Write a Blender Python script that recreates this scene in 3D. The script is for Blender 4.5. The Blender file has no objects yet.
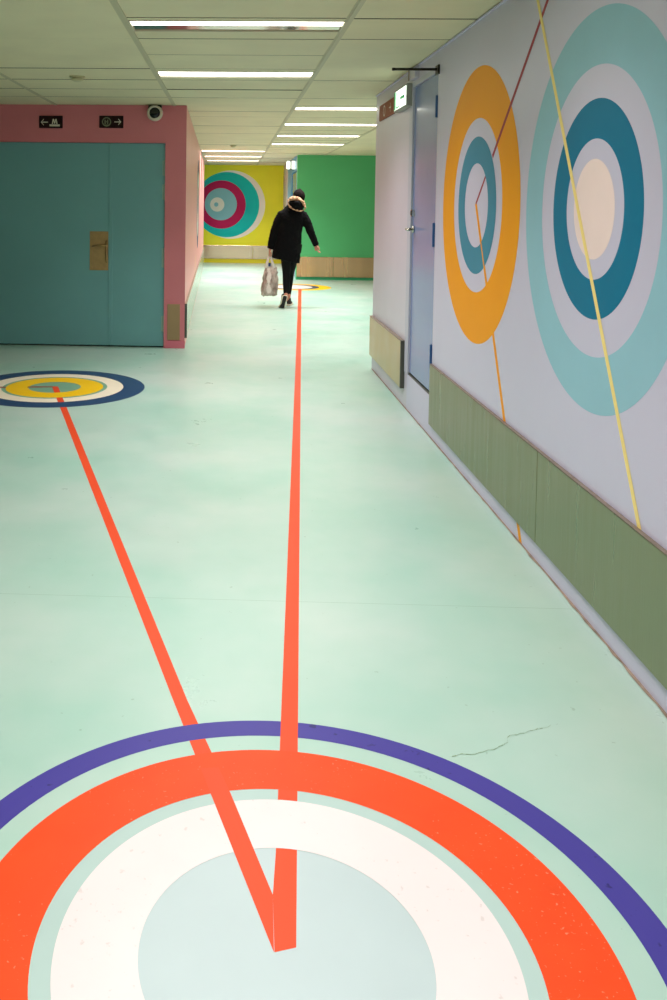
import bpy, bmesh, math, random
from mathutils import Vector, Matrix, noise
random.seed(7)
col = bpy.context.scene.collection
PI = math.pi

# ---------------------------------------------------------------- materials
def lin(c):
    return tuple(((v/255)/12.92 if v/255 <= .04045 else ((v/255+.055)/1.055)**2.4) for v in c)

def mat(name, rgb, rough=.5, metal=0.0, var=0.0, vscale=3.0, bump=0.0, bscale=40.0, spec=.5,
        emit=None, estr=0.0, stretch=None, rvar=0.0, coat=0.0, rgb2=None, speck=0.0, speck_rgb=(90, 90, 84), speck_scale=34):
    m = bpy.data.materials.new(name); m.use_nodes = True
    nt = m.node_tree; N = nt.nodes; L = nt.links; b = N['Principled BSDF']
    c = lin(rgb)
    b.inputs['Base Color'].default_value = (*c, 1)
    b.inputs['Roughness'].default_value = rough
    b.inputs['Metallic'].default_value = metal
    b.inputs['Specular IOR Level'].default_value = spec
    if coat:
        b.inputs['Coat Weight'].default_value = coat; b.inputs['Coat Roughness'].default_value = .08
    tc = N.new('ShaderNodeTexCoord'); mp = N.new('ShaderNodeMapping'); L.new(tc.outputs['Object'], mp.inputs[0])
    if stretch: mp.inputs['Scale'].default_value = stretch
    if var or rvar or rgb2:
        n = N.new('ShaderNodeTexNoise'); n.inputs['Scale'].default_value = vscale; n.inputs['Detail'].default_value = 6
        L.new(mp.outputs[0], n.inputs['Vector'])
        if var or rgb2:
            r = N.new('ShaderNodeValToRGB'); r.color_ramp.elements[0].position = .3; r.color_ramp.elements[1].position = .7
            c2 = lin(rgb2) if rgb2 else tuple(min(1, v*(1+var)) for v in c)
            c1 = c if rgb2 else tuple(v*(1-var) for v in c)
            r.color_ramp.elements[0].color = (*c1, 1); r.color_ramp.elements[1].color = (*c2, 1)
            L.new(n.outputs['Fac'], r.inputs[0]); L.new(r.outputs[0], b.inputs['Base Color'])
        if rvar:
            mr = N.new('ShaderNodeMapRange'); mr.inputs[1].default_value = .3; mr.inputs[2].default_value = .7
            mr.inputs[3].default_value = max(.02, rough-rvar); mr.inputs[4].default_value = min(1, rough+rvar)
            L.new(n.outputs['Fac'], mr.inputs[0]); L.new(mr.outputs[0], b.inputs['Roughness'])
    if speck:                                  # worn chips and dirt specks in the paint
        src = b.inputs['Base Color'].links[0].from_socket if b.inputs['Base Color'].links else None
        ns = N.new('ShaderNodeTexNoise'); ns.inputs['Scale'].default_value = speck_scale; ns.inputs['Detail'].default_value = 3
        big_ = N.new('ShaderNodeTexNoise'); big_.inputs['Scale'].default_value = 2.2
        L.new(mp.outputs[0], ns.inputs['Vector']); L.new(mp.outputs[0], big_.inputs['Vector'])
        ad = N.new('ShaderNodeMath'); ad.operation = 'MULTIPLY_ADD'; ad.inputs[1].default_value = .35
        L.new(big_.outputs['Fac'], ad.inputs[0]); L.new(ns.outputs['Fac'], ad.inputs[2])
        st = N.new('ShaderNodeMapRange'); st.inputs[1].default_value = .845; st.inputs[2].default_value = .90; st.inputs[3].default_value = 0; st.inputs[4].default_value = speck
        L.new(ad.outputs[0], st.inputs[0])
        mx = N.new('ShaderNodeMix'); mx.data_type = 'RGBA'; L.new(st.outputs[0], mx.inputs[0])
        if src: L.new(src, mx.inputs[6])
        else: mx.inputs[6].default_value = (*c, 1)
        mx.inputs[7].default_value = (*lin(speck_rgb), 1); L.new(mx.outputs[2], b.inputs['Base Color'])
    if bump:
        n2 = N.new('ShaderNodeTexNoise'); n2.inputs['Scale'].default_value = bscale; n2.inputs['Detail'].default_value = 4
        L.new(mp.outputs[0], n2.inputs['Vector'])
        bp = N.new('ShaderNodeBump'); bp.inputs['Strength'].default_value = bump; bp.inputs['Distance'].default_value = .01
        L.new(n2.outputs['Fac'], bp.inputs['Height']); L.new(bp.outputs[0], b.inputs['Normal'])
    if emit:
        b.inputs['Emission Color'].default_value = (*lin(emit), 1); b.inputs['Emission Strength'].default_value = estr
    return m

def floor_material():
    m = bpy.data.materials.new('mint_floor_paint'); m.use_nodes = True
    nt = m.node_tree; N = nt.nodes; L = nt.links; b = N['Principled BSDF']
    tc = N.new('ShaderNodeTexCoord')
    def noise_(scale, detail=5, rough=.55):
        n = N.new('ShaderNodeTexNoise'); n.inputs['Scale'].default_value = scale
        n.inputs['Detail'].default_value = detail; n.inputs['Roughness'].default_value = rough
        L.new(tc.outputs['Object'], n.inputs['Vector']); return n
    def ramp(src, p0, c0, p1, c1):
        r = N.new('ShaderNodeValToRGB'); r.color_ramp.elements[0].position = p0; r.color_ramp.elements[1].position = p1
        r.color_ramp.elements[0].color = (*c0, 1); r.color_ramp.elements[1].color = (*c1, 1)
        L.new(src.outputs['Fac'], r.inputs[0]); return r
    def mix(fac, a, c, mode='MIX'):
        x = N.new('ShaderNodeMix'); x.data_type = 'RGBA'; x.blend_type = mode
        if isinstance(fac, float): x.inputs[0].default_value = fac
        else: L.new(fac, x.inputs[0])
        L.new(a, x.inputs[6]); L.new(c, x.inputs[7]); return x.outputs[2]
    base = ramp(noise_(.9, 4), .35, lin(FLOOR_A), .68, lin(FLOOR_B))
    fine = ramp(noise_(9, 8, .65), .3, (.97, .985, .975), .7, (1, 1, 1))
    c = mix(1.0, base.outputs[0], fine.outputs[0], 'MULTIPLY')
    stain = ramp(noise_(2.3, 7, .7), .60, (1, 1, 1), .78, (.80, .92, .82))
    c = mix(.35, c, stain.outputs[0], 'MULTIPLY')
    specks = ramp(noise_(38, 2, .5), .735, (1, 1, 1), .76, (.55, .62, .55))
    c = mix(.55, c, specks.outputs[0], 'MULTIPLY')
    # fine construction joints across the floor
    sep = N.new('ShaderNodeSeparateXYZ'); L.new(tc.outputs['Object'], sep.inputs[0])
    fac = None
    for y0, w in ((3.32, .0016), (20.4, .02)):
        s = N.new('ShaderNodeMath'); s.operation = 'SUBTRACT'; L.new(sep.outputs[1], s.inputs[0]); s.inputs[1].default_value = y0
        a = N.new('ShaderNodeMath'); a.operation = 'ABSOLUTE'; L.new(s.outputs[0], a.inputs[0])
        t = N.new('ShaderNodeMath'); t.operation = 'LESS_THAN'; L.new(a.outputs[0], t.inputs[0]); t.inputs[1].default_value = w
        if fac is None: fac = t.outputs[0]
        else:
            q = N.new('ShaderNodeMath'); q.operation = 'MAXIMUM'; L.new(fac, q.inputs[0]); L.new(t.outputs[0], q.inputs[1]); fac = q.outputs[0]
    dk = N.new('ShaderNodeRGB'); dk.outputs[0].default_value = (*lin((120, 165, 140)), 1)
    sc_ = N.new('ShaderNodeMath'); sc_.operation = 'MULTIPLY'; sc_.inputs[1].default_value = .5; L.new(fac, sc_.inputs[0])
    c = mix(sc_.outputs[0], c, dk.outputs[0])
    L.new(c, b.inputs['Base Color'])
    rn = noise_(3.2, 6, .6)
    mr = N.new('ShaderNodeMapRange'); mr.inputs[1].default_value = .3; mr.inputs[2].default_value = .7
    mr.inputs[3].default_value = .27; mr.inputs[4].default_value = .40
    L.new(rn.outputs['Fac'], mr.inputs[0]); L.new(mr.outputs[0], b.inputs['Roughness'])
    n2 = noise_(5, 3); bp = N.new('ShaderNodeBump'); bp.inputs['Strength'].default_value = .05; bp.inputs['Distance'].default_value = .02
    L.new(n2.outputs['Fac'], bp.inputs['Height']); L.new(bp.outputs[0], b.inputs['Normal'])
    b.inputs['Specular IOR Level'].default_value = .5
    return m

FLOOR_A = (167, 207, 192); FLOOR_B = (197, 216, 207)
M = {}
M['floor'] = floor_material()
M['ceiling'] = mat('ceiling_panel', (226, 218, 182), .75, var=.05, vscale=2.2, bump=.15, bscale=90)
M['ceiling_gap'] = mat('ceiling_gap', (52, 52, 40), .9)
M['grid'] = mat('ceiling_runner', (196, 190, 158), .6)
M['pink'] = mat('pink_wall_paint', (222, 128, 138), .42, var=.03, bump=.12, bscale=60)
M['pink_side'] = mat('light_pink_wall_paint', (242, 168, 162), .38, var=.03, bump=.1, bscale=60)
M['pink_skirt'] = mat('pink_skirting_paint', (226, 118, 136), .4)
M['teal_door'] = mat('teal_door_paint', (114, 170, 174), .45, var=.04, vscale=1.5, bump=.05, bscale=30)
M['teal_edge'] = mat('teal_door_edge', (150, 180, 168), .45)
M['dark_gap'] = mat('dark_gap', (22, 26, 24), .9)
M['brass'] = mat('dull_brass', (186, 152, 104), .42, metal=.55, var=.1, vscale=20)
M['brass_dark'] = mat('dark_brass', (168, 138, 96), .35, metal=.8)
M['brown_plate'] = mat('brown_kick_plate', (170, 140, 104), .5, metal=.3, var=.06)
M['wall_right'] = mat('lilac_grey_wall_paint', (210, 206, 230), .38, var=.02, vscale=1.4, bump=.06, bscale=30)
M['wall_pale'] = mat('pale_mauve_wall_paint', (208, 202, 218), .35, var=.02, bump=.06, bscale=30)
M['grey_door'] = mat('blue_grey_door_paint', (122, 140, 190), .24, var=.04, vscale=2, bump=.03, bscale=12, spec=.35, coat=.12)
M['door_frame'] = mat('grey_door_frame_paint', (196, 196, 212), .45)
M['hinge_blue'] = mat('blue_hinge_paint', (34, 84, 140), .4)
M['steel'] = mat('brushed_steel_rail', (146, 150, 120), .34, metal=.75, var=.05, vscale=5, bump=.05, bscale=22, stretch=(1, 6, .35), rvar=.08)
M['steel_warm'] = mat('polished_steel_rail', (226, 204, 178), .24, metal=.9, var=.12, vscale=2.5, bump=.05, bscale=10, stretch=(1.6, 1, .05), rvar=.06)
M['steel_tan'] = mat('tan_steel_rail', (196, 180, 138), .36, metal=.6, var=.06, vscale=5, rvar=.08)
M['steel_green'] = mat('warm_steel_rail', (226, 184, 142), .26, metal=.9, var=.15, vscale=2, stretch=(1.6, 1, .05), rvar=.06)
M['steel_side'] = mat('pale_steel_rail', (205, 214, 196), .2, metal=.85, var=.04)
M['rail_lip'] = mat('scuffed_rail_lip', (138, 124, 112), .5, metal=.3, var=.15, vscale=25)
M['rail_end'] = mat('rail_end_metal', (92, 92, 84), .4, metal=.6)
M['grime'] = mat('brown_floor_caulk', (150, 132, 116), .8, var=.35, vscale=12)
M['crack'] = mat('floor_crack_dirt', (128, 154, 118), .9)
M['yellow_wall'] = mat('lime_yellow_wall_paint', (240, 238, 36), .45, var=.03, bump=.05)
M['yellow_skirt'] = mat('yellow_skirting_paint', (226, 214, 40), .4)
M['green_wall'] = mat('green_wall_paint', (86, 190, 124), .5, var=.05, vscale=1.2, bump=.15, bscale=9)
M['green_skirt'] = mat('green_skirting_paint', (48, 158, 108), .4)
M['blue_wall'] = mat('blue_side_wall_paint', (64, 146, 190), .3)
M['blue_door'] = mat('far_blue_door_paint', (60, 128, 168), .2, coat=.3)
M['white_wall'] = mat('off_white_wall_paint', (206, 200, 196), .5)
M['hall'] = mat('hall_wall_paint', (150, 150, 140), .6)
M['diffuser'] = mat('light_diffuser', (255, 255, 255), .4, emit=(255, 250, 238), estr=7)
M['reflector'] = mat('light_reflector', (190, 175, 160), .12, metal=1)
M['fixture'] = mat('light_fixture_frame', (205, 200, 175), .5)
M['dark_metal'] = mat('dark_bracket_metal', (48, 42, 34), .4, metal=.6)
M['chrome'] = mat('satin_chrome', (190, 188, 180), .22, metal=1)
M['rubber'] = mat('dark_lock_plastic', (40, 38, 36), .5)
M['cam_white'] = mat('camera_housing_cream', (226, 216, 196), .4)
M['cam_black'] = mat('camera_dark_lens', (12, 14, 14), .12)
M['sign_maroon'] = mat('maroon_sign_plate', (38, 10, 15), .6, spec=.2)
M['sign_brown'] = mat('brown_sign_plate', (150, 84, 52), .6, spec=.2)
M['sign_ink'] = mat('pale_sign_ink', (222, 214, 196), .5)
M['sign_dim'] = mat('dull_green_sign_ink', (118, 124, 96), .5)
M['exit_lit'] = mat('lit_exit_panel', (255, 255, 250), .4, emit=(240, 255, 240), estr=1.7)
M['exit_green'] = mat('exit_sign_green', (40, 190, 120), .4, emit=(0, 150, 80), estr=.25)
M['exit_case'] = mat('exit_sign_case', (160, 160, 152), .5)
M['white_plastic'] = mat('cream_plastic', (196, 190, 150), .5)
# mural paints
def paint(n, rgb, r=None, **k): return mat(n, rgb, r or .5, var=.025, vscale=4, bump=.04, bscale=8, spec=.3 if r else .25, **k)
M['p_violet'] = paint('violet_blue_floor_paint', (70, 62, 152), .42, speck=.7, speck_rgb=(36, 34, 92), speck_scale=26)
M['p_orange'] = mat('orange_floor_paint', (240, 76, 26), .45, spec=.25, speck=.5, speck_rgb=(255, 170, 140), speck_scale=95, var=.06, vscale=9, bump=.06, bscale=14)
M['p_line'] = paint('orange_line_paint', (236, 76, 32), .45)
M['p_white'] = paint('white_floor_paint', (236, 226, 225), .4, speck=.25, speck_rgb=(160, 150, 140), speck_scale=50)
M['p_pale'] = paint('pale_teal_floor_paint', (190, 208, 209), .36)
M['p_gap'] = paint('mint_gap_paint', (180, 206, 200), .36)
M['p_navy'] = paint('navy_floor_paint', (42, 66, 110), .3)
M['p_cream'] = paint('cream_floor_paint', (250, 238, 214), .45)
M['p_yellow'] = paint('yellow_floor_paint', (255, 204, 0), .45)
M['p_sage'] = paint('sage_floor_paint', (132, 178, 150), .3)
M['p_shaded_line'] = paint('shaded_red_line_paint', (160, 56, 34), .3)  # shading on the line is put into this darker red
M['w_orange'] = paint('orange_wall_paint', (255, 164, 0))
M['w_teal'] = paint('muted_teal_wall_paint', (60, 138, 166))
M['w_deepteal'] = paint('deep_teal_wall_paint', (0, 118, 154))
M['w_light'] = paint('light_aqua_wall_paint', (152, 200, 216))
M['w_cream'] = paint('cream_wall_paint', (250, 226, 222))
M['w_red'] = paint('red_wall_line_paint', (168, 56, 74))
M['w_yellowline'] = paint('pale_yellow_line_paint', (255, 228, 144))
M['w_emerald'] = paint('emerald_wall_paint', (0, 192, 186))
M['w_crimson'] = paint('crimson_wall_paint', (186, 10, 84))
M['w_sky'] = paint('sky_blue_wall_paint', (136, 196, 206))
M['w_white'] = paint('off_white_ring_paint', (240, 238, 226))
M['w_navy'] = paint('navy_wall_paint', (58, 72, 112))
# person
M['skin'] = mat('skin', (196, 136, 112), .5)
M['coat'] = mat('black_coat_cloth', (7, 7, 9), .9, spec=.15, bump=.3, bscale=30)
M['leggings'] = mat('black_leggings', (7, 6, 8), .8, spec=.2)
M['knit'] = mat('dark_knit', (18, 11, 10), .95, spec=.1, bump=.8, bscale=90)
M['fur'] = mat('tan_fur', (214, 172, 134), .95, rgb2=(150, 112, 86), vscale=40, bump=1, bscale=80)
M['hair'] = mat('dark_brown_hair', (34, 22, 18), .6)
M['shoe'] = mat('dark_shoe_fabric', (34, 24, 24), .6)
M['sole'] = mat('cream_shoe_sole', (226, 214, 190), .5)
M['tread'] = mat('black_shoe_tread', (16, 16, 16), .7)
M['eye'] = mat('eye_white', (230, 225, 220), .3)
M['bag'] = mat('wrinkled_grey_bag', (222, 204, 194), .4, rgb2=(112, 92, 84), vscale=14, bump=.9, bscale=16, stretch=(1, 1, .45))
M['bag_strap'] = mat('white_bag_strap', (226, 214, 208), .5, bump=.3)
M['bag_blue'] = mat('navy_bag_tag', (30, 40, 96), .5)

# ---------------------------------------------------------------- helpers
class MB:
    def __init__(s): s.v = []; s.f = []; s.m = []
    def quad(s, pts, mi=0):
        i = len(s.v); s.v += [tuple(p) for p in pts]; s.f.append(tuple(range(i, i+len(pts)))); s.m.append(mi); return s
    def box(s, x0, x1, y0, y1, z0, z1, mi=0):
        i = len(s.v)
        s.v += [(x0,y0,z0),(x1,y0,z0),(x1,y1,z0),(x0,y1,z0),(x0,y0,z1),(x1,y0,z1),(x1,y1,z1),(x0,y1,z1)]
        for q in ((0,3,2,1),(4,5,6,7),(0,1,5,4),(1,2,6,5),(2,3,7,6),(3,0,4,7)):
            s.f.append(tuple(i+k for k in q)); s.m.append(mi)
        return s
    def tube(s, pts, rad, n=12, mi=0, cap=True, flat=None):
        """swept tube through pts; rad a number or a list; flat = (direction vector, factor) squashes the section"""
        P = [Vector(p) for p in pts]; R = rad if isinstance(rad, (list, tuple)) else [rad]*len(P)
        base = len(s.v); up = None
        for k, p in enumerate(P):
            t = (P[min(k+1, len(P)-1)]-P[max(k-1, 0)]).normalized()
            if up is None:
                up = Vector((0,0,1)) if abs(t.z) < .9 else Vector((0,1,0))
            a = t.cross(up).normalized(); b = a.cross(t).normalized(); up = b
            r = R[k]; ra, rb = r if isinstance(r, tuple) else (r, r)
            for j in range(n):
                th = 2*PI*j/n
                s.v.append(tuple(p+a*(ra*math.cos(th))+b*(rb*math.sin(th))))
        for k in range(len(P)-1):
            for j in range(n):
                a0 = base+k*n+j; a1 = base+k*n+(j+1) % n
                s.f.append((a0, a1, a1+n, a0+n)); s.m.append(mi)
        if cap:
            s.f.append(tuple(base+j for j in reversed(range(n)))); s.m.append(mi)
            e = base+(len(P)-1)*n; s.f.append(tuple(e+j for j in range(n))); s.m.append(mi)
        return s
    def loft(s, rings, mi=0):
        """rings: (cx,cy,cz,rx,ry[,power]) horizontal superellipses, closed top and bottom"""
        n = 32; base = len(s.v)
        for r in rings:
            cx, cy, cz, rx, ry = r[:5]; e = r[5] if len(r) > 5 else 2.0; tz = r[6] if len(r) > 6 else 0
            for j in range(n):
                th = 2*PI*j/n; c, sn = math.cos(th), math.sin(th)
                dx = rx*math.copysign(abs(c)**(2/e), c); dy = ry*math.copysign(abs(sn)**(2/e), sn)
                s.v.append((cx+dx, cy+dy, cz+tz*dx))
        for k in range(len(rings)-1):
            for j in range(n):
                a0 = base+k*n+j; a1 = base+k*n+(j+1) % n
                s.f.append((a0, a1, a1+n, a0+n)); s.m.append(mi)
        s.f.append(tuple(base+j for j in reversed(range(n)))); s.m.append(mi)
        e = base+(len(rings)-1)*n; s.f.append(tuple(e+j for j in range(n))); s.m.append(mi)
        return s
    def ball(s, c, r, mi=0, nu=16, nv=10, rot=None):
        c = Vector(c); r = r if isinstance(r, tuple) else (r, r, r); base = len(s.v)
        q = rot or Matrix.Identity(3)
        for i in range(1, nv):
            ph = PI*i/nv
            for j in range(nu):
                th = 2*PI*j/nu
                s.v.append(tuple(c+q@Vector((r[0]*math.sin(ph)*math.cos(th), r[1]*math.sin(ph)*math.sin(th), r[2]*math.cos(ph)))))
        t = len(s.v); s.v += [tuple(c+q@Vector((0,0,r[2]))), tuple(c-q@Vector((0,0,r[2])))]
        for i in range(nv-2):
            for j in range(nu):
                a = base+i*nu+j; b = base+i*nu+(j+1) % nu
                s.f.append((a, a+nu, b+nu, b)); s.m.append(mi)
        for j in range(nu):
            s.f.append((t, base+j, base+(j+1) % nu)); s.m.append(mi)
            l = base+(nv-2)*nu; s.f.append((t+1, l+(j+1) % nu, l+j)); s.m.append(mi)
        return s
    def build(s, name, mats, parent=None, smooth=False, bevel=0.0, loc=None, ang=35):
        me = bpy.data.meshes.new(name); vs = s.v
        if loc is not None: vs = [(x-loc[0], y-loc[1], z-loc[2]) for x, y, z in vs]
        me.from_pydata(vs, [], s.f)
        for m in (mats if isinstance(mats, (list, tuple)) else [mats]): me.materials.append(m)
        for p, k in zip(me.polygons, s.m): p.material_index = k; p.use_smooth = smooth
        bm = bmesh.new(); bm.from_mesh(me); bmesh.ops.recalc_face_normals(bm, faces=bm.faces)
        bm.to_mesh(me); bm.free(); me.update()
        o = bpy.data.objects.new(name, me); col.objects.link(o)
        if loc is not None: o.location = loc
        if parent is not None:
            o.parent = parent
            if loc is None: o.matrix_parent_inverse = Matrix.Translation(parent.location).inverted()
            else: o.location = Vector(loc)-parent.location
        if bevel:
            b = o.modifiers.new('bevel', 'BEVEL'); b.width = bevel; b.segments = 2; b.limit_method = 'ANGLE'
        return o

def thing(name, label, cat, loc, group=None, kind=None):
    o = bpy.data.objects.new(name, None); col.objects.link(o); o.location = loc
    o.empty_display_size = .1
    if kind: o['kind'] = kind
    if label: o['label'] = label
    if cat: o['category'] = cat
    if group: o['group'] = group
    return o
def tag(o, label=None, cat=None, group=None, kind=None):
    if label: o['label'] = label
    if cat: o['category'] = cat
    if group: o['group'] = group
    if kind: o['kind'] = kind
    return o
def struct(o, label=None, cat=None): return tag(o, label, cat, kind='structure')

# frames for flat painted work: origin + two in-plane axes + normal
class Plane:
    def __init__(s, o, u, v, n): s.o, s.u, s.v, s.n = Vector(o), Vector(u), Vector(v), Vector(n)
    def p(s, a, b, h=0): return s.o+s.u*a+s.v*b+s.n*h
FL = Plane((0,0,0), (1,0,0), (0,1,0), (0,0,1))
WX = 1.312                                  # face of the long right wall
HC = 2.51                                   # ceiling height
RW = Plane((WX,0,0), (0,1,0), (0,0,1), (-1,0,0))
YW = 22.85; GW = 18.0; LW = 9.19
YP = Plane((0,YW,0), (1,0,0), (0,0,1), (0,-1,0))
dv = Vector((-.20, 12.4, 0)).normalized()
PS = Plane((-.475, LW, 0), dv, (0,0,1), (dv.y, -dv.x, 0))   # the pink wall's corridor face

def ring(name, pl, c, r0, r1, h, m, parent, n=160):
    """flat annulus (or disc when r0 == 0)"""
    b = MB(); o = [pl.p(c[0]+r1*math.cos(2*PI*k/n), c[1]+r1*math.sin(2*PI*k/n), h) for k in range(n)]
    if r0 <= 0: b.quad(o)
    else:
        b.v = [tuple(p) for p in o]+[tuple(pl.p(c[0]+r0*math.cos(2*PI*k/n), c[1]+r0*math.sin(2*PI*k/n), h)) for k in range(n)]
        b.f = [(k, (k+1) % n, n+(k+1) % n, n+k) for k in range(n)]; b.m = [0]*n
    ob = b.build(name, m, parent); return ob
def poly(name, pl, pts, h, m, parent=None):
    return MB().quad([pl.p(a, c, h) for a, c in pts]).build(name, m, parent)
def stripe(name, pl, a, b, w, h, m, parent=None):
    a = Vector(a); b = Vector(b); d = (b-a).normalized(); q = Vector((-d.y, d.x))*w/2
    return poly(name, pl, [a+q, a-q, b-q, b+q], h, m, parent)

# ---------------------------------------------------------------- setting
fl = MB(); fl.box(-5, 5, -3.5, 24, -.12, 0)
struct(fl.build('floor', M['floor']))

# ceiling: panels of a suspended ceiling with real joints, openings where the lights sit
lights = [(-.6, 4.95, 1), (-.6, 6.83, 0), (.63, 9.25, 0), (.63, 11.10, 0), (.63, 12.95, 0), (.63, 14.75, 0),
          (-.6, 16.80, 0), (-.6, 18.70, 0), (-.6, 20.50, 0), (-.6, 3.05, 0), (-.6, 1.2, 0), (-.6, -.7, 0), (-.6, -2.5, 0)]
XW = 1.23; Y0 = -3.5; DY = .604
def gx(i): return -.60+XW*i
cb = MB(); rnd = random.Random(3)
cb.box(-5, 5, -3.5, 24, HC+.07, HC+.12, 1)
holes = [(x, y, y+.30) for x, y, _ in lights]
for i in range(-4, 5):
    xa, xb = max(gx(i), -5)+.006, min(gx(i+1), 5)-.006
    if xb <= xa: continue
    y = 4.887-DY*14
    while y < 24:
        ya, yb = max(y, -3.5)+.004, min(y+DY, 24)-.004; y += DY
        if yb <= ya: continue
        segs = [(ya, yb)]
        for hx, h0, h1 in holes:
            if abs(hx-gx(i)) > .3: continue
            ns = []
            for a, b in segs:
                if h1 <= a or h0 >= b: ns.append((a, b)); continue
                if h0-a > .012: ns.append((a, h0))
                if b-h1 > .012: ns.append((h1, b))
            segs = ns
        for a, b in segs:
            z = HC+rnd.uniform(-.0015, .0015); t = rnd.uniform(-.002, .002)
            cb.quad([(xa, a, z-t), (xa, b, z+t), (xb, b, z+t), (xb, a, z-t)], 0)
            cb.quad([(xa, a, z-t), (xb, a, z-t), (xb, a, z+.05), (xa, a, z+.05)], 1)
            cb.quad([(xa, b, z+t), (xb, b, z+t), (xb, b, z+.05), (xa, b, z+.05)], 1)
for i in range(-3, 5):
    cb.box(gx(i)-.014, gx(i)+.014, -3.5, 24, HC-.006, HC+.02, 2)
    cb.box(gx(i)-.024, gx(i)-.0145, -3.5, 24, HC-.003, HC+.02, 2)
struct(cb.build('ceiling', [M['ceiling'], M['ceiling_gap'], M['grid']]))

# right wall: near stretch up to the grey door, then the stretch beyond it
DY0, DY1, DZ0, DZ1 = 5.795, 6.60, .262, 2.40
wr = MB()
wr.box(WX, WX+.25, -3.5, DY0, 0, HC)
wr.box(WX, WX+.25, DY0, DY1, 0, DZ0)
wr.box(WX, WX+.25, DY0, DY1, DZ1, HC)
wr.box(WX, WX+.25, DY1, 8.24, 0, HC, 1)
wr.box(WX+.10, WX+.25, DY0, DY1, DZ0, DZ1)
struct(wr.build('wall_right', [M['wall_right'], M['wall_pale']]))
# wall turning away beyond the right wall, and hall walls around the rest
struct(MB().box(WX+.25, 5, 8.04, 8.24, 0, HC).build('wall_right_return', M['wall_pale']))
struct(MB().box(WX, 5, GW, GW+.2, 0, HC).build('wall_green', M['green_wall']))
ws = MB(); ws.box(WX, WX+.2, GW+.2, 18.32, 0, HC); ws.box(WX, WX+.2, 19.72, 21.1, 0, HC)
ws.box(WX, WX+.2, 18.32, 19.72, 2.2, HC); ws.box(WX, WX+.2, 21.1, YW, 0, HC, 1); ws.box(WX+.08, WX+.2, 18.32, 19.72, 0, 2.2)
struct(ws.build('wall_blue', [M['blue_wall'], M['white_wall']]))
struct(MB().box(-4, WX+.2, YW, YW+.2, 0, HC).build('wall_yellow', M['yellow_wall']))
struct(MB().box(-5, -4.8, -3.5, LW, 0, HC).build('wall_left', M['hall']))
struct(MB().box(-5, 1.6, -3.7, -3.5, 0, HC).build('wall_back', M['hall']))
struct(MB().box(4.8, 5, 8.24, GW, 0, HC).build('wall_far_right', M['hall']))
# pink block: front face with the door opening, side face along the corridor
DX0, DX1, DH = -2.52, -.682, 2.135
pk = MB()
pk.box(-4.8, DX0, LW, LW+.25, 0, HC); pk.box(DX0, DX1, LW, LW+.25, DH, HC); pk.box(DX0, DX1, LW+.12, LW+.25, 0, DH)
a = PS.p(0,0); e = PS.p(12.2, 0)
i = len(pk.v)
pk.v += [(DX1, LW, 0), (a.x, LW, 0), (e.x, e.y, 0), (e.x-.3, e.y, 0), (DX1, LW+.25, 0)]
pk.v += [(x, y, HC) for x, y, z in pk.v[i:i+5]]
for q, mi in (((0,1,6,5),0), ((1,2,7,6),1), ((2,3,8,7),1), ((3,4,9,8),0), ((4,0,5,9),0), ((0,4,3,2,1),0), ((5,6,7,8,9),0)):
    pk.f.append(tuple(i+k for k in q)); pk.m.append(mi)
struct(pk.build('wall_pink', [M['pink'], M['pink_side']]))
sk = MB().box(DX1+.004, a.x+.004, LW-.008, LW, 0, .075).box(-4.8, DX0-.01, LW-.008, LW, 0, .075)
struct(sk.build('baseboard_pink', M['pink_skirt']))
struct(MB().box(-.68, WX, YW-.015, YW, 0, .105).build('baseboard_yellow', M['yellow_skirt']))
struct(MB().box(WX, 4.8, GW-.015, GW, 0, .055).build('baseboard_green', M['green_skirt']))
# brown caulk line where floor and right wall meet, slightly ragged
g = MB(); y = -2.0; rnd = random.Random(5); pr = None
while y < 8.24:
    w = .007+rnd.uniform(0, .007)*(1 if y < 4 else .5)
    if pr: g.quad([(WX, pr[0], .002), (WX-pr[1], pr[0], .002), (WX-w, y, .002), (WX, y, .002)])
    pr = (y, w); y += .06
struct(g.build('trim_1', M['grime']))
struct(MB().box(WX-.012, WX, -3.5, 8.24, HC-.014, HC-.006).build('trim_2', M['wall_right']))

# ---------------------------------------------------------------- crash rails
def rail(name_label, boxes, m, loc, extra=None):
    t = thing('crash_rail', name_label, 'wall rail', loc)
    for nm, bx, mm in boxes: MB().box(*bx).build(nm, mm, t, bevel=.003)
    return t
rb = .086; rt = .478
rail('long scuffed grey metal crash rail on lilac wall below the big circles',
     [('panel', (WX-.016, WX, 3.75, 5.79, rb, rt), M['steel']), ('panel', (WX-.016, WX, 1.70, 3.744, rb, rt), M['steel']),
      ('panel', (WX-.016, WX, -.3, 1.694, rb, rt), M['steel']), ('top_lip', (WX-.018, WX, -.3, 5.79, rt, rt+.005), M['rail_lip'])], M['steel'], (WX, 2.7, rb))
rail('short worn metal crash rail on wall just beyond the grey door',
     [('panel', (WX-.03, WX, 6.715, 8.21, .132, .488), M['steel_tan']), ('top_lip', (WX-.034, WX, 6.715, 8.21, .488, .494), M['rail_lip']),
      ('end_cap', (WX-.032, WX, 6.69, 6.714, .132, .494), M['rail_end'])], M['steel'], (WX, 7.3, .14))
rail('polished metal crash rail along the foot of the green wall',
     [('panel', (WX+.01, 2.05, GW-.03, GW, .06, .46), M['steel_green']), ('panel', (2.056, 4.7, GW-.03, GW, .06, .46), M['steel_green'])], 0, (2, GW, .06))
rail('polished metal crash rail along the foot of the yellow wall',
     [('panel', (-1.9, .55, YW-.03, YW, .108, .452), M['steel_warm']), ('panel', (.556, WX-.01, YW-.03, YW, .108, .452), M['steel_warm'])], 0, (0, YW, .1))
t = thing('crash_rail', 'pale metal crash rail running down the corridor side of the pink wall', 'wall rail', tuple(PS.p(6,0,0)))
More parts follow.
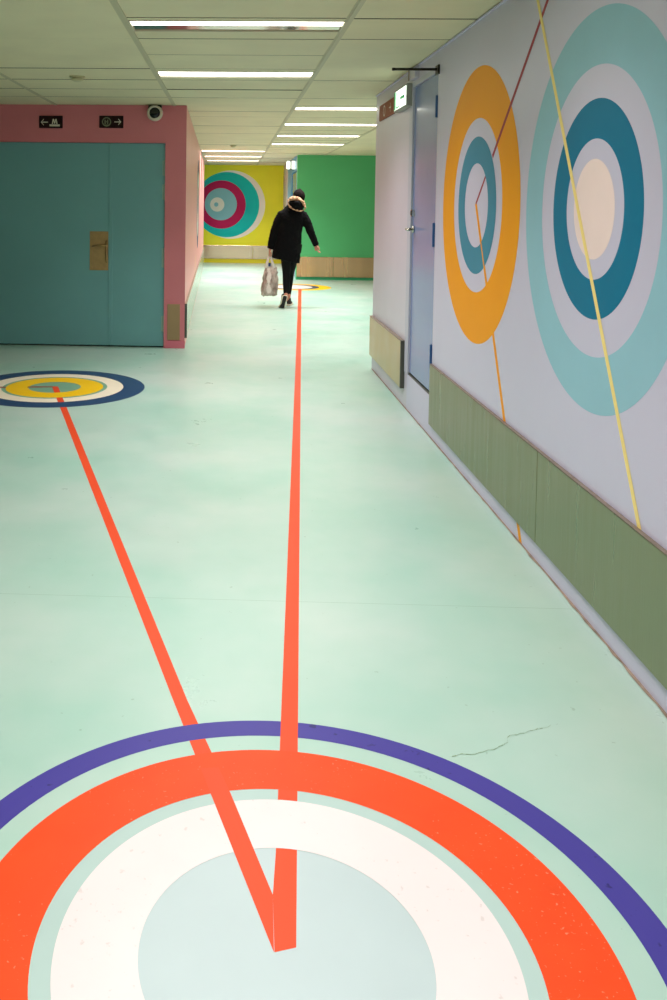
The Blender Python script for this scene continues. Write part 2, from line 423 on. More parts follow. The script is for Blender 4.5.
b = MB(); c8 = [PS.p(u, z, h) for z in (.108, .463) for u, h in ((.03,0),(.03,.022),(12.1,.022),(12.1,0))]
b.v = [tuple(p) for p in c8]; b.f = [(0,1,2,3),(7,6,5,4),(0,4,5,1),(1,5,6,2),(2,6,7,3),(3,7,4,0)]; b.m = [0]*6
b.build('panel', M['steel_side'], t)
b = MB(); c8 = [PS.p(u, z, h) for z in (.108, .463) for u, h in ((.004,0),(.004,.024),(.028,.024),(.028,0))]
b.v = [tuple(p) for p in c8]; b.f = [(0,1,2,3),(7,6,5,4),(0,4,5,1),(1,5,6,2),(2,6,7,3),(3,7,4,0)]; b.m = [0]*6
b.build('end_cap', M['rail_end'], t)
tag(MB().box(-.655, -.525, LW-.012, LW, .086, .46).build('kick_plate', M['brown_plate'], bevel=.003),
    'small brown metal plate low on pink wall beside the teal door', 'plate')

# ---------------------------------------------------------------- teal double door
d = thing('door_1', None, None, (-1.6, LW, 0), kind='structure')
yf = LW+.028
MB().box(-1.262, DX1-.012, yf, yf+.05, .014, DH-.012).build('door_leaf', M['teal_door'], d, bevel=.003)
MB().box(DX0+.012, -1.268, yf, yf+.05, .014, DH-.012).build('door_leaf', M['teal_door'], d, bevel=.003)
MB().box(-1.275, -1.235, yf-.008, yf-.0005, .02, DH-.02).build('cover_strip', M['teal_door'], d, bevel=.002)
fr = MB().box(DX1-.010, DX1, LW-.004, LW+.1, 0, DH).box(DX0, DX0+.010, LW-.004, LW+.1, 0, DH).box(DX0, DX1, LW-.004, LW+.1, DH-.010, DH)
fr.build('door_frame', M['pink'], d)
MB().box(DX0, DX1, LW+.08, LW+.119, 0, DH-.012).build('gap_shadow', M['dark_gap'], d)
for z0, z1 in ((1.786, 1.95), (1.539, 1.704), (.834, 1.042), (.167, .334)):
    MB().tube([(DX1-.013, yf-.012, z0), (DX1-.013, yf-.012, z1)], .009, 10).box(DX1-.04, DX1-.016, yf-.004, yf, z0+.005, z1-.005).build('hinge', M['teal_edge'], d)
pl = MB().box(-1.473, -1.280, yf-.005, yf, .80, 1.205).build('handle_plate', M['brass'], d, bevel=.002)
MB().tube([(-1.305, yf-.005, 1.06), (-1.305, yf-.05, 1.06), (-1.32, yf-.058, 1.06), (-1.44, yf-.055, 1.055)], [.011, .011, .010, .009], 10).build('lever_handle', M['brass_dark'], d, smooth=True)
MB().tube([(-1.297, yf-.006, .88), (-1.297, yf-.012, .91), (-1.297, yf-.014, 1.0), (-1.297, yf-.012, 1.11)], [(.006,.006), (.014,.008), (.014,.01), (.013,.008)], 12).build('lock_cover', M['brass_dark'], d, smooth=True)

# ---------------------------------------------------------------- signs over the teal door
def arrow(pl, cx, cz, s, dirn, h, parent, m):
    b = MB(); w = s*.13
    def q(pts): b.quad([pl.p(cx+dirn*x, cz+z, h) for x, z in pts])
    q([(-s*.5, -w/2), (s*.4, -w/2), (s*.4, w/2), (-s*.5, w/2)])
    for sg in (1, -1):
        q([(s*.5, 0), (s*.5-w*.2, -sg*w*.6), (s*.06, sg*s*.40-sg*w*.3), (s*.10, sg*s*.46)])
    return b.build('arrow', m, parent)
LP = Plane((0, LW-.014, 0), (1,0,0), (0,0,1), (0,-1,0))
s1 = thing('direction_sign', 'dark maroon sign with left arrow and crown-like M symbol over teal door', 'sign', (-1.88, LW, 2.265))
MB().box(-2.0, -1.757, LW-.014, LW, 2.268, 2.394).build('plate', M['sign_maroon'], s1, bevel=.002)
arrow(LP, -1.945, 2.328, .075, -1, .001, s1, M['sign_ink'])
b = MB(); cx = -1.838; zb = 2.300
b.quad([LP.p(cx-.054, zb-.014, .001), LP.p(cx+.054, zb-.014, .001), LP.p(cx+.054, zb+.006, .001), LP.p(cx-.054, zb+.006, .001)])
ms = [(-.030, .010), (-.020, .062), (-.007, .062), (0, .030), (.007, .062), (.020, .062), (.030, .010), (.017, .010), (.013, .044), (.004, .012), (-.004, .012), (-.013, .044), (-.017, .010)]
b.quad([LP.p(cx+x, zb+z, .001) for x, z in ms]); b.build('symbol', M['sign_ink'], s1)
s2 = thing('direction_sign', 'dark maroon sign with round dull emblem and right arrow over teal door', 'sign', (-1.25, LW, 2.27))
MB().box(-1.376, -1.128, LW-.014, LW, 2.274, 2.398).build('plate', M['sign_maroon'], s2, bevel=.002)
arrow(LP, -1.185, 2.336, .072, 1, .001, s2, M['sign_ink'])
ring('emblem', LP, (-1.300, 2.336), .036, .048, .001, M['sign_dim'], s2, 40)
b = MB()
for x0, x1, z0, z1 in ((-.022, -.008, -.022, .022), (.004, .018, -.022, .022), (-.012, .010, -.004, .006), (-.03, .03, -.034, -.028)):
    b.quad([LP.p(-1.300+x, 2.336+z, .0012) for x, z in ((x0,z0),(x1,z0),(x1,z1),(x0,z1))])
b.build('emblem_mark', M['sign_dim'], s2)

# ---------------------------------------------------------------- dome camera on pink wall
cm = thing('security_camera', 'round cream camera with black lens high on pink wall', 'camera', (-.797, LW, 2.43))
MB().box(-.865, -.73, LW-.07, LW, 2.455, 2.505).build('bracket', M['dark_metal'], cm, bevel=.004)
b = MB(); n = 40; prof = [(.060, 0), (.078, -.02), (.083, -.06), (.078, -.10), (.068, -.115), (.056, -.112), (.054, -.095)]
for r, yy in prof:
    for k in range(n): b.v.append((-.797+r*math.cos(2*PI*k/n), LW+yy, 2.424+r*math.sin(2*PI*k/n)))
for i in range(len(prof)-1):
    for k in range(n): b.f.append((i*n+k, i*n+(k+1) % n, (i+1)*n+(k+1) % n, (i+1)*n+k)); b.m.append(0)
b.build('housing', M['cam_white'], cm, smooth=True)
MB().ball((-.797, LW-.094, 2.424), (.056, .016, .056), nu=32, nv=16).build('lens', M['cam_black'], cm, smooth=True)

# ---------------------------------------------------------------- grey door in the right wall
d = thing('door_2', None, None, (WX, 6.2, 0), kind='structure')
xf = WX+.008
MB().box(xf, xf+.05, DY0+.012, DY1-.045, DZ0+.02, DZ1-.04).build('door_leaf', M['grey_door'], d, bevel=.002)
fr = MB().box(WX-.006, WX+.09, DY1-.040, DY1, DZ0, DZ1).box(WX-.006, WX, DY1, DY1+.08, DZ0, DZ1).box(WX-.006, WX+.09, DY0, DY1-.042, DZ1-.036, DZ1).box(WX+.01, WX+.09, DY0, DY0+.010, DZ0, DZ1-.037)
fr.build('door_frame', M['door_frame'], d, bevel=.002)
MB().box(WX+.002, WX+.09, DY0+.011, DY1-.041, DZ0+.0005, DZ0+.016).build('threshold', M['dark_metal'], d)
for z0, z1 in ((2.075, 2.215), (1.24, 1.395), (.45, .60)):
    MB().box(xf-.012, xf-.0005, DY0+.013, DY0+.050, z0, z1).tube([(xf-.012, DY0+.022, z0), (xf-.012, DY0+.022, z1)], .008, 10).build('hinge', M['hinge_blue'], d)
ky = DY1-.10
MB().tube([(xf, ky, 1.452), (xf-.022, ky, 1.452)], .026, 20).build('lock_cylinder', M['chrome'], d)
MB().tube([(xf-.0225, ky, 1.452), (xf-.026, ky, 1.452)], .017, 16).build('keyway', M['rubber'], d)
MB().tube([(xf, ky, 1.335), (xf-.012, ky, 1.335)], .026, 20).tube([(xf-.01, ky, 1.335), (xf-.05, ky, 1.335), (xf-.057, ky-.012, 1.335), (xf-.055, ky-.11, 1.332)], [.010, .010, .010, .008], 10).build('lever_handle', M['chrome'], d, smooth=True)

# bracket arm with cord over the grey door
t = thing('bracket_arm', 'thin dark metal arm sticking out from wall above the grey door', 'bracket', (WX, 5.80, 2.375))
MB().box(WX-.012, WX, 5.76, 5.84, 2.345, 2.405).build('mounting_plate', M['dark_metal'], t, bevel=.002)
MB().box(WX-.285, WX-.010, 5.790, 5.800, 2.370, 2.386).box(WX-.285, WX-.15, 5.801, 5.812, 2.374, 2.382).tube([(WX-.285, 5.80, 2.370), (WX-.285, 5.80, 2.387)], .012, 14).build('arm', M['dark_metal'], t)

# lit exit sign beyond the grey door
t = thing('exit_sign', 'lit green and white exit sign on wall beyond grey door', 'sign', (WX, 6.9, 2.24))
MB().box(WX-.045, WX, 6.60, 7.12, 2.235, 2.40).build('case', M['exit_case'], t, bevel=.004)
EP = Plane((WX-.046, 0, 0), (0,1,0), (0,0,1), (-1,0,0))
poly('panel_or_reflection', EP, [(6.62, 2.248), (7.10, 2.248), (7.10, 2.388), (6.62, 2.388)], 0, M['exit_lit'], t)
b = MB()
def ep(pts): b.quad([EP.p(6.93+x*1.35, 2.318+z*1.15, .0015) for x, z in pts])
b.quad([EP.p(y_, z_, .0012) for y_, z_ in ((7.03, 2.25), (7.098, 2.25), (7.098, 2.386), (7.03, 2.386))])
ep([(-.05, -.055), (.06, -.055), (.06, .055), (.045, .055), (.045, -.045), (-.05, -.045)])
ep([(0.010, .018), (.028, .024), (.016, -.014), (-.002, -.010)]); ep([(-.002, -.010), (.012, -.012), (.030, -.040), (.018, -.042)]); ep([(.0, -.012), (-.01, -.04), (-.03, -.042), (-.012, -.028)])
ep([(.020+.010*math.cos(k*PI/6), .038+.010*math.sin(k*PI/6)) for k in range(12)])
b.build('running_figure', M['exit_green'], t)
arrow(EP, 6.76, 2.318, .17, -1, .0015, t, M['exit_green'])
MB().box(WX-.03, WX, 6.40, 6.596, 2.415, 2.49).build('mounting_block', M['wall_pale'], t, bevel=.003)
MB().tube([(WX-.036, 6.585, 2.414), (WX-.036, 6.585, 2.49)], .004, 8).build('cable', M['rail_lip'], t)
# brown sign further along
t = thing('direction_sign', 'brown sign with faint arrow and emblem on wall right after exit sign', 'sign', (WX, 7.6, 2.25))
MB().box(WX-.012, WX, 7.30, 8.02, 2.252, 2.385).build('plate', M['sign_brown'], t, bevel=.002)
BP = Plane((WX-.0125, 0, 0), (0,1,0), (0,0,1), (-1,0,0))
arrow(BP, 7.47, 2.318, .085, -1, .001, t, M['sign_ink']); ring('emblem', BP, (7.75, 2.318), .036, .048, .001, M['sign_ink'], t, 36)

# ---------------------------------------------------------------- far blue door and its exit sign
d = thing('door_3', None, None, (WX, 19, 0), kind='structure')
MB().box(WX+.015, WX+.06, 18.34, 19.012, .01, 2.18).build('door_leaf', M['blue_door'], d, bevel=.003)
MB().box(WX+.015, WX+.06, 19.02, 19.70, .01, 2.18).build('door_leaf', M['blue_door'], d, bevel=.003)
MB().tube([(WX+.015, 18.95, 1.05), (WX-.03, 18.95, 1.05), (WX-.03, 18.84, 1.05)], .01, 8).build('lever_handle', M['chrome'], d)
t = thing('exit_sign', 'small glowing white exit sign high on far blue wall by the person', 'sign', (WX, 20, 2.3))
MB().box(WX-.10, WX, 18.70, 18.78, 2.27, 2.44).build('case', M['exit_case'], t, bevel=.003)
MB().box(WX-.18, WX-.102, 18.715, 18.765, 2.25, 2.42).build('panel_or_reflection', M['exit_lit'], t, bevel=.022)
MB().box(WX-.072, WX-.004, 18.685, 18.699, 2.25, 2.42).build('panel_or_reflection', M['exit_lit'], t, bevel=.005)  # glowing piece standing in for the sign's reflection in the blue door

# ---------------------------------------------------------------- ceiling lights
def light(x, y, first):
    lab = {4.95: 'ceiling light strip nearest the camera, with a dark reflector edge', 6.83: 'second ceiling light strip, just before the pink wall',
           9.25: 'nearest ceiling light strip of the right column, by the exit sign', 11.10: 'second ceiling light strip of the right column', 12.95: 'third ceiling light strip of the right column',
           14.75: 'last ceiling light strip of right column, nearest the green wall', 16.80: 'ceiling light strip nearest the camera of the three by the yellow wall', 18.70: 'middle ceiling light strip of the three by the yellow wall',
           20.50: 'farthest ceiling light strip, closest to the yellow wall', 3.05: 'ceiling light strip over the big orange floor circle'}.get(y, 'ceiling light strip of the near hall behind the camera')
    t = thing('ceiling_light', lab, 'light', (x+.615, y+.15, HC), 'recessed fluorescent strips in the ceiling')
    x0, x1 = x+.022, x+XW-.022; y0, y1 = y+.006, y+.294; yd = y0+(.150 if first else .27)
    b = MB()
    b.box(x0-.010, x0, y0, y1, HC-.005, HC+.06).box(x1, x1+.010, y0, y1, HC-.005, HC+.06).box(x0, x1, y0-.004, y0, HC-.005, HC+.06).box(x0, x1, y1, y1+.004, HC-.005, HC+.06)
    b.build('frame', M['fixture'], t)
    MB().quad([(x0, y0, HC+.004), (x0, yd, HC+.004), (x1, yd, HC+.004), (x1, y0, HC+.004)]).build('diffuser', M['diffuser'], t)
    MB().quad([(x0, yd, HC+.006), (x0, y1, HC+.002), (x1, y1, HC+.002), (x1, yd, HC+.006)]).build('reflector', M['reflector'], t)
for l in lights:
    light(*l)
    ld = bpy.data.lights.new('ceiling_lamp', 'AREA'); ld.shape = 'RECTANGLE'; ld.size = 1.15; ld.size_y = .16
    ld.energy = 17 if l[1] < 4 else (18.5 if l[1] < 5 else (20 if l[1] < 7 else (27 if l[1] < 12 else 36))); ld.spread = math.radians(125); ld.color = (1, .935, .945)
    lo = bpy.data.objects.new('ceiling_lamp', ld); col.objects.link(lo); lo.location = (l[0]+.615, l[1]+.12, HC-.012)

# smoke detectors
def detector(x, y, r, label):
    t = thing('smoke_detector', label, 'smoke detector', (x, y, HC))
    MB().tube([(x, y, HC-.001), (x, y, HC-.014)], r, 28).build('base', M['white_plastic'], t)
    MB().tube([(x, y, HC-.015), (x, y, HC-.022), (x, y, HC-.036), (x, y, HC-.044)], [r*.62, r*.78, r*.74, r*.4], 28).build('sensor_head', M['white_plastic'], t, smooth=False)
detector(-1.246, 7.12, .062, 'round cream smoke detector on ceiling in front of the pink wall')
detector(.01, 15.17, .055, 'tiny far smoke detector on ceiling between the light columns')

# ---------------------------------------------------------------- floor murals
e1 = .00016
big = thing('floor_circle', 'huge violet, orange and white target circle painted on near floor', 'floor mural', (.125, 1.724, 0))
C = (.125, 1.724)
ring('violet_ring', FL, C, .734, .8075, 2*e1, M['p_violet'], big)
ring('orange_ring', FL, (.123, 1.724), .504, .668, 3*e1, M['p_orange'], big)
ring('white_ring', FL, C, .294, .4635, 4*e1, M['p_white'], big)
ring('pale_disc', FL, C, 0, .294, .6*e1, M['p_pale'], big)
ring('pale_gap_ring', FL, C, .4635, .504, .6*e1, M['p_gap'], big)
lf = thing('floor_circle', 'navy, cream and yellow target circle painted on floor before the teal door', 'floor mural', (-1.42, 7.133, 0))
C = (-1.42, 7.133)
ring('navy_ring', FL, C, .555, .729, 2*e1, M['p_navy'], lf)
ring('cream_ring', FL, C, .424, .555, 1.6*e1, M['p_cream'], lf)
ring('sage_gap_ring', FL, C, .392, .424, 1.6*e1, M['p_sage'], lf)
ring('yellow_ring', FL, C, .210, .392, 2*e1, M['p_yellow'], lf)
ring('sage_disc', FL, C, 0, .210, .6*e1, M['p_sage'], lf)
stripe('red_hand', FL, (-1.64, 7.115), (-1.44, 7.145), .042, 2.8*e1, M['p_shaded_line'], lf)
stripe('red_hand', FL, (-2.6, 7.06), (-1.81, 7.09), .04, 1.8*e1, M['p_shaded_line'], lf)
fc = thing('floor_circle', 'far yellow and white target circle painted on floor ahead of the person', 'floor mural', (1.12, 16.36, 0))
C = (1.12, 16.36)
ring('yellow_disc', FL, (1.205, 16.34), 0, .63, .8*e1, M['p_yellow'], fc)
ring('navy_ring', FL, C, .375, .50, 1.2*e1, M['p_navy'], fc)
ring('white_disc', FL, C, 0, .375, 1.2*e1, M['p_white'], fc)
# orange lines
l1 = poly('orange_floor_line', FL, [(.1045, 1.727), (.149, 1.741), (.170, 2.008), (.220, 2.646), (.968, 12.167), (1.262, 15.90), (1.205, 15.90), (.916, 12.16), (.170, 2.643), (.121, 2.006), (.108, 1.876)], 2.5*e1, M['p_line'])
tag(l1, 'long orange line running down corridor floor toward the person', 'painted line')
l2 = poly('orange_floor_line', FL, [(.1035, 1.7265), (.108, 1.876), (.014, 2.212), (-.116, 2.627), (-1.399, 7.161), (-1.450, 7.161), (-.159, 2.625), (-.037, 2.209)], 1.8*e1, M['p_line'])
tag(l2, 'diagonal orange line from the big floor circle to the navy and yellow one', 'painted line')
# its stretch that lies over the white ring
poly('line_over_white', FL, [(.1035, 1.7265), (.108, 1.876), (.014, 2.212), (-.0165, 2.309), (-.064, 2.303), (-.037, 2.209)], 4.4*e1, M['p_line'], l2)
# hairline crack
cr = [(.62, 2.39), (.66, 2.402), (.70, 2.412), (.735, 2.425), (.76, 2.44), (.78, 2.452), (.794, 2.47), (.80, 2.488), (.83, 2.500), (.865, 2.518), (.90, 2.535), (.945, 2.556)]
b = MB(); rnd = random.Random(2)
for _ in range(2):
    nc = [cr[0]]
    for p0, p1 in zip(cr, cr[1:]):
        d_ = math.dist(p0, p1)*.16; nc += [((p0[0]+p1[0])/2+rnd.uniform(-d_, d_), (p0[1]+p1[1])/2+rnd.uniform(-d_, d_)), p1]
    cr = nc
for (x0, y0), (x1, y1) in zip(cr, cr[1:]):
    w = rnd.uniform(.0002, .0014)
    b.quad([(x0, y0-w, .0012), (x1, y1-w, .0012), (x1, y1+w, .0012), (x0, y0+w, .0012)])
tag(b.build('floor_crack', M['crack']), 'thin jagged hairline crack in mint floor right of the violet ring', 'crack')

# ---------------------------------------------------------------- wall murals
e1 = .0003
t = thing('wall_circle', 'tall orange and teal target circle painted on right wall next to grey door', 'wall mural', (WX, 4.845, 1.509))
C = (4.845, 1.509)
ring('orange_ring', RW, C, .4665, .7405, 2.0*e1, M['w_orange'], t)
ring('teal_ring', RW, C, .2256, .3685, 2.0*e1, M['w_teal'], t)
t = thing('wall_circle', 'biggest wall circle, aqua and deep teal around a cream centre', 'wall mural', (WX, 3.287, 1.497))
C = (3.287, 1.497)
ring('aqua_ring', RW, (3.291, 1.489), .5275, .731, 1.2*e1, M['w_light'], t)
ring('deep_teal_ring', RW, C, .2556, .3996, 1.2*e1, M['w_deepteal'], t)
ring('cream_disc', RW, C, 0, .1825, 1.2*e1, M['w_cream'], t)
o = poly('orange_wall_line', RW, [(4.864, 1.517), (4.826, 1.517), (3.958, .001), (4.0, .001)], 1.0*e1, M['w_orange'])
tag(o, 'thin orange line running down right wall from orange circle to floor', 'painted line')
stripe('line_over_teal', RW, (4.846, 1.517), (4.60, 1.085), .018, 2.8*e1, M['w_orange'], o)
o = stripe('red_wall_line', RW, (4.56, 1.755), (3.66, 2.506), .024, 2.8*e1, M['w_red'])
tag(o, 'thin dark red line slanting up right wall from orange circle to ceiling', 'painted line')
stripe('line_in_ring', RW, (4.848, 1.515), (4.62, 1.705), .018, 1.6*e1, M['w_red'], o)
o = stripe('yellow_wall_line', RW, (4.009, 2.506), (2.826, .45), .026, 3.4*e1, M['w_yellowline'])
tag(o, 'long pale yellow line crossing the biggest wall circle down to the rail', 'painted line')
t = thing('wall_circle', 'emerald and crimson target circle on the far yellow wall', 'wall mural', (-.13, YW, 1.5))
ring('white_ring', YP, (-.022, 1.495), 0, .875, 1*e1, M['w_white'], t)
ring('emerald_disc', YP, (-.134, 1.493), 0, .835, 3*e1, M['w_emerald'], t)
ring('crimson_disc', YP, (-.263, 1.494), 0, .618, 5*e1, M['w_crimson'], t)
ring('sky_disc', YP, (-.283, 1.503), 0, .412, 7*e1, M['w_sky'], t)
ring('cream_disc', YP, (-.375, 1.495), 0, .182, 9*e1, M['w_white'], t)
ring('centre_dot', YP, (-.40, 1.495), 0, .055, 11*e1, M['w_sky'], t)
t = thing('wall_circle', 'navy and cream circle seen edge-on along the side of the pink wall', 'wall mural', tuple(PS.p(5.7, 1.5)))
ring('navy_ring', PS, (5.7, 1.5), .54, .735, 2*e1, M['w_navy'], t)
ring('cream_ring', PS, (5.7, 1.5), .30, .54, 2*e1, M['w_white'], t)
ring('navy_disc', PS, (5.7, 1.5), 0, .16, 2*e1, M['w_navy'], t)
o = stripe('yellow_wall_line', PS, (4.35, .72), (4.15, .47), .10, 2*e1, M['w_yellowline'])
tag(o, 'short yellow stripe low on the side of the pink wall above its rail', 'painted line')

# ---------------------------------------------------------------- the person
def solid(b, name, m, parent=None, voxel=.008, smooth_it=3, disp=0.0):
    """fuse overlapping closed shapes into one continuous surface"""
    o = b.build('tmp', m)
    r = o.modifiers.new('r', 'REMESH'); r.mode = 'VOXEL'; r.voxel_size = voxel; r.use_smooth_shade = True
    s = o.modifiers.new('s', 'SMOOTH'); s.factor = .5; s.iterations = smooth_it
    dg = bpy.context.evaluated_depsgraph_get(); dg.update()
    me = bpy.data.meshes.new_from_object(o.evaluated_get(dg)); me.name = name
    old = o.data; bpy.data.objects.remove(o); bpy.data.meshes.remove(old)
    if disp:
        nn = [v.normal.copy() for v in me.vertices]
        for v, q in zip(me.vertices, nn): v.co += q*disp*(noise.noise(v.co*38)+.6*noise.noise(v.co*90))
    if not me.materials: me.materials.append(m)
    for p in me.polygons: p.use_smooth = True
    ob = bpy.data.objects.new(name, me); col.objects.link(ob)
    if parent is not None: ob.parent = parent
    return ob
PY = 13.04
B = MB()
# torso, neck, head (facing away from the camera, bowed a little)
B.loft([(.865, PY, .80, .14, .10), (.865, PY, .90, .165, .115), (.87, PY, 1.05, .125, .095), (.885, PY+.01, 1.22, .155, .105), (.885, PY+.02, 1.34, .18, .10), (.90, PY+.03, 1.41, .12, .075), (.93, PY+.05, 1.44, .06, .055)])
B.tube([(.92, PY+.03, 1.38), (.955, PY+.06, 1.46), (.975, PY+.08, 1.53)], [.062, .054, .052], 16)
HD = Vector((.978, PY+.09, 1.602)); hr = Matrix.Rotation(.22, 3, 'X').to_3x3() @ Matrix.Rotation(.10, 3, 'Y').to_3x3()
def hp(x, y, z): return tuple(HD+hr.inverted() @ Vector((x, y, z)))
B.ball(HD, (.072, .092, .098), rot=hr.inverted()); B.ball(hp(0, .025, -.05), (.054, .062, .062))
B.tube([hp(0, .085, .02), hp(0, .108, -.018), hp(0, .09, -.032)], [.008, .014, .012], 8)         # nose
B.ball(hp(0, .083, -.058), (.024, .012, .010)); B.ball(hp(0, .075, -.088), (.022, .018, .016))      # mouth, chin
for s in (1, -1): B.ball(hp(s*.073, 0, -.008), (.010, .020, .030))
# legs
B.tube([(.80, PY, .86), (.808, PY+.06, .68), (.815, PY+.08, .50), (.812, PY+.01, .34), (.803, PY-.10, .20), (.790, PY-.13, .15)], [.085, .072, .050, .046, .032, .034], 16)
B.tube([(.915, PY, .86), (.902, PY+.10, .68), (.880, PY+.19, .50), (.868, PY+.22, .32), (.860, PY+.24, .12), (.862, PY+.24, .07)], [.085, .072, .050, .046, .032, .036], 16)
B.tube([(.785, PY-.125, .145), (.768, PY-.10, .08), (.752, PY-.075, .045), (.745, PY-.02, .03)], [.03, .030, .030, .016], 12)
B.tube([(.862, PY+.22, .045), (.885, PY+.32, .04), (.905, PY+.42, .026)], [.03, .034, .018], 12)
# arms
LS, LE, LWr = (.725, PY+.01, 1.355), (.622, PY+.0, 1.10), (.566, PY+.02, .865)
RS, RE, RWr = (1.05, PY+.01, 1.355), (1.143, PY-.01, 1.13), (1.238, PY+.03, .925)
B.tube([(.80, PY+.01, 1.37), LS, LE, LWr], [.05, .05, .038, .026], 14)
B.tube([(.95, PY+.01, 1.37), RS, RE, RWr], [.05, .05, .038, .026], 14)
# left hand: palm and fingers curled round the bag handles
B.tube([LWr, (.566, PY+.022, .835), (.562, PY+.022, .785)], [(.026,.022), (.018,.036), (.016,.042)], 14)
for k, (dy, ln) in enumerate(((-.030, .9), (-.010, 1.0), (.012, .95), (.032, .78))):
    B.tube([(.562, PY+.022+dy, .79), (.553, PY+.022+dy, .765-.01*ln), (.566, PY+.022+dy, .748-.004*ln), (.585, PY+.022+dy, .757), (.587, PY+.022+dy, .778)], [.0095, .009, .0085, .008, .007], 8)
B.tube([(.566, PY-.02, .83), (.580, PY-.028, .80), (.592, PY-.015, .777)], [.012, .010, .008], 8)
# right hand: relaxed, slightly curled
ax = Vector((.30, .05, -.95)).normalized(); pa = Vector(RWr)
side = Vector((0, 1, 0)); inn = ax.cross(side).normalized()
def rh(a, s, i): return tuple(pa+ax*a+side*s+inn*i)
B.tube([rh(0, 0, 0), rh(.035, 0, 0), rh(.085, 0, 0)], [(.022,.026), (.036,.018), (.040,.016)], 14)
for dy, ln in ((-.030, .9), (-.010, 1.0), (.011, .95), (.031, .75)):
    B.tube([rh(.08, dy, 0), rh(.08+.030*ln, dy*1.1, .004), rh(.08+.044*ln, dy*1.15, .016), rh(.08+.046*ln, dy*1.15, .034)], [.0095, .009, .008, .0065], 8)
B.tube([rh(.02, -.026, 0), rh(.045, -.048, .012), rh(.072, -.055, .022)], [.012, .010, .008], 8)
person = solid(B, 'person', M['skin'], voxel=.0055, smooth_it=2)
tag(person, 'person walking away in black coat with fur-trimmed hood, holding a bag', 'person')

# clothing
K = MB()
def coat_ring(cx, cy, z, rx, ry, e=2.3, t=0): return (cx, cy, z, rx, ry, e, t)
K.loft([coat_ring(.800, PY+.02, .690, .205, .140, 2.4, -.20), coat_ring(.806, PY+.02, .78, .205, .145, 2.3, -.12), coat_ring(.830, PY+.01, .95, .192, .140),
        coat_ring(.848, PY+.005, 1.10, .176, .130), coat_ring(.866, PY+.01, 1.22, .180, .132), coat_ring(.880, PY+.01, 1.32, .192, .128),
        coat_ring(.888, PY+.015, 1.395, .178, .112), coat_ring(.898, PY+.02, 1.45, .138, .100), coat_ring(.915, PY+.03, 1.50, .108, .09), coat_ring(.93, PY+.04, 1.535, .085, .08)])
K.tube([(.80, PY+.01, 1.38), (.735, PY+.01, 1.355), (.670, PY+.0, 1.24), (.624, PY, 1.10), (.590, PY+.01, .97), (.566, PY+.02, .860)], [.07, .074, .066, .060, .052, .045], 18)
K.tube([(.97, PY+.01, 1.36), (1.04, PY+.01, 1.35), (1.105, PY+.0, 1.24), (1.146, PY-.01, 1.13), (1.196, PY+.01, 1.02), (1.240, PY+.028, .915)], [.07, .072, .064, .058, .050, .043], 18)
# hood lying on the back of the shoulders
K.ball((.936, PY-.050, 1.505), (.122, .115, .096), nu=24, nv=14)
solid(K, 'coat', M['coat'], person, voxel=.009, smooth_it=3, disp=.006)
# fur ruff around the hood opening
F = MB(); pts = []; rr = []
for k in range(25):
    th = 2*PI*k/24; x = .128*math.cos(th); z = .080*math.sin(th)
    up = max(0, math.sin(th))
    X = .932+x*math.cos(-.20)-z*math.sin(-.20)*.6; Z = 1.506+z*1.02+x*math.sin(-.32)
    pts.append((X, PY-.10-.045*math.cos(th*1.0)*0-.035*(1-up)+.02*up-.02, Z)); rr.append(.008+.027*up**1.3)
F.tube(pts, rr, 12)
solid(F, 'fur_trim', M['fur'], person, voxel=.005, smooth_it=1, disp=.010)
# knitted hat
T = MB()
T.ball(tuple(HD+Vector((.004, -.008, .03))), (.090, .108, .104), rot=hr.inverted(), nu=24, nv=14)
T.ball(tuple(HD+Vector((.010, -.02, .118))), (.030, .030, .024))
solid(T, 'knitted_hat', M['knit'], person, voxel=.007, smooth_it=2, disp=.004)
T = MB(); T.ball(hp(0, -.03, -.05), (.066, .07, .075), rot=hr.inverted()); solid(T, 'hair', M['hair'], person, voxel=.008)
for s in (1, -1): MB().ball(hp(s*.03, .083, .006), (.012, .008, .008)).build('eye', M['eye'], person, smooth=True)
G = MB()
G.loft([(.865, PY, .80, .155, .115), (.865, PY, .93, .172, .122)])
G.tube([(.80, PY, .86), (.808, PY+.06, .68), (.815, PY+.08, .50), (.812, PY+.01, .34), (.805, PY-.10, .205)], [.090, .078, .058, .052, .038], 18)
G.tube([(.915, PY, .86), (.902, PY+.10, .68), (.880, PY+.19, .50), (.868, PY+.22, .32), (.860, PY+.24, .16)], [.090, .078, .058, .052, .038], 18)
solid(G, 'leggings', M['leggings'], person, voxel=.008)
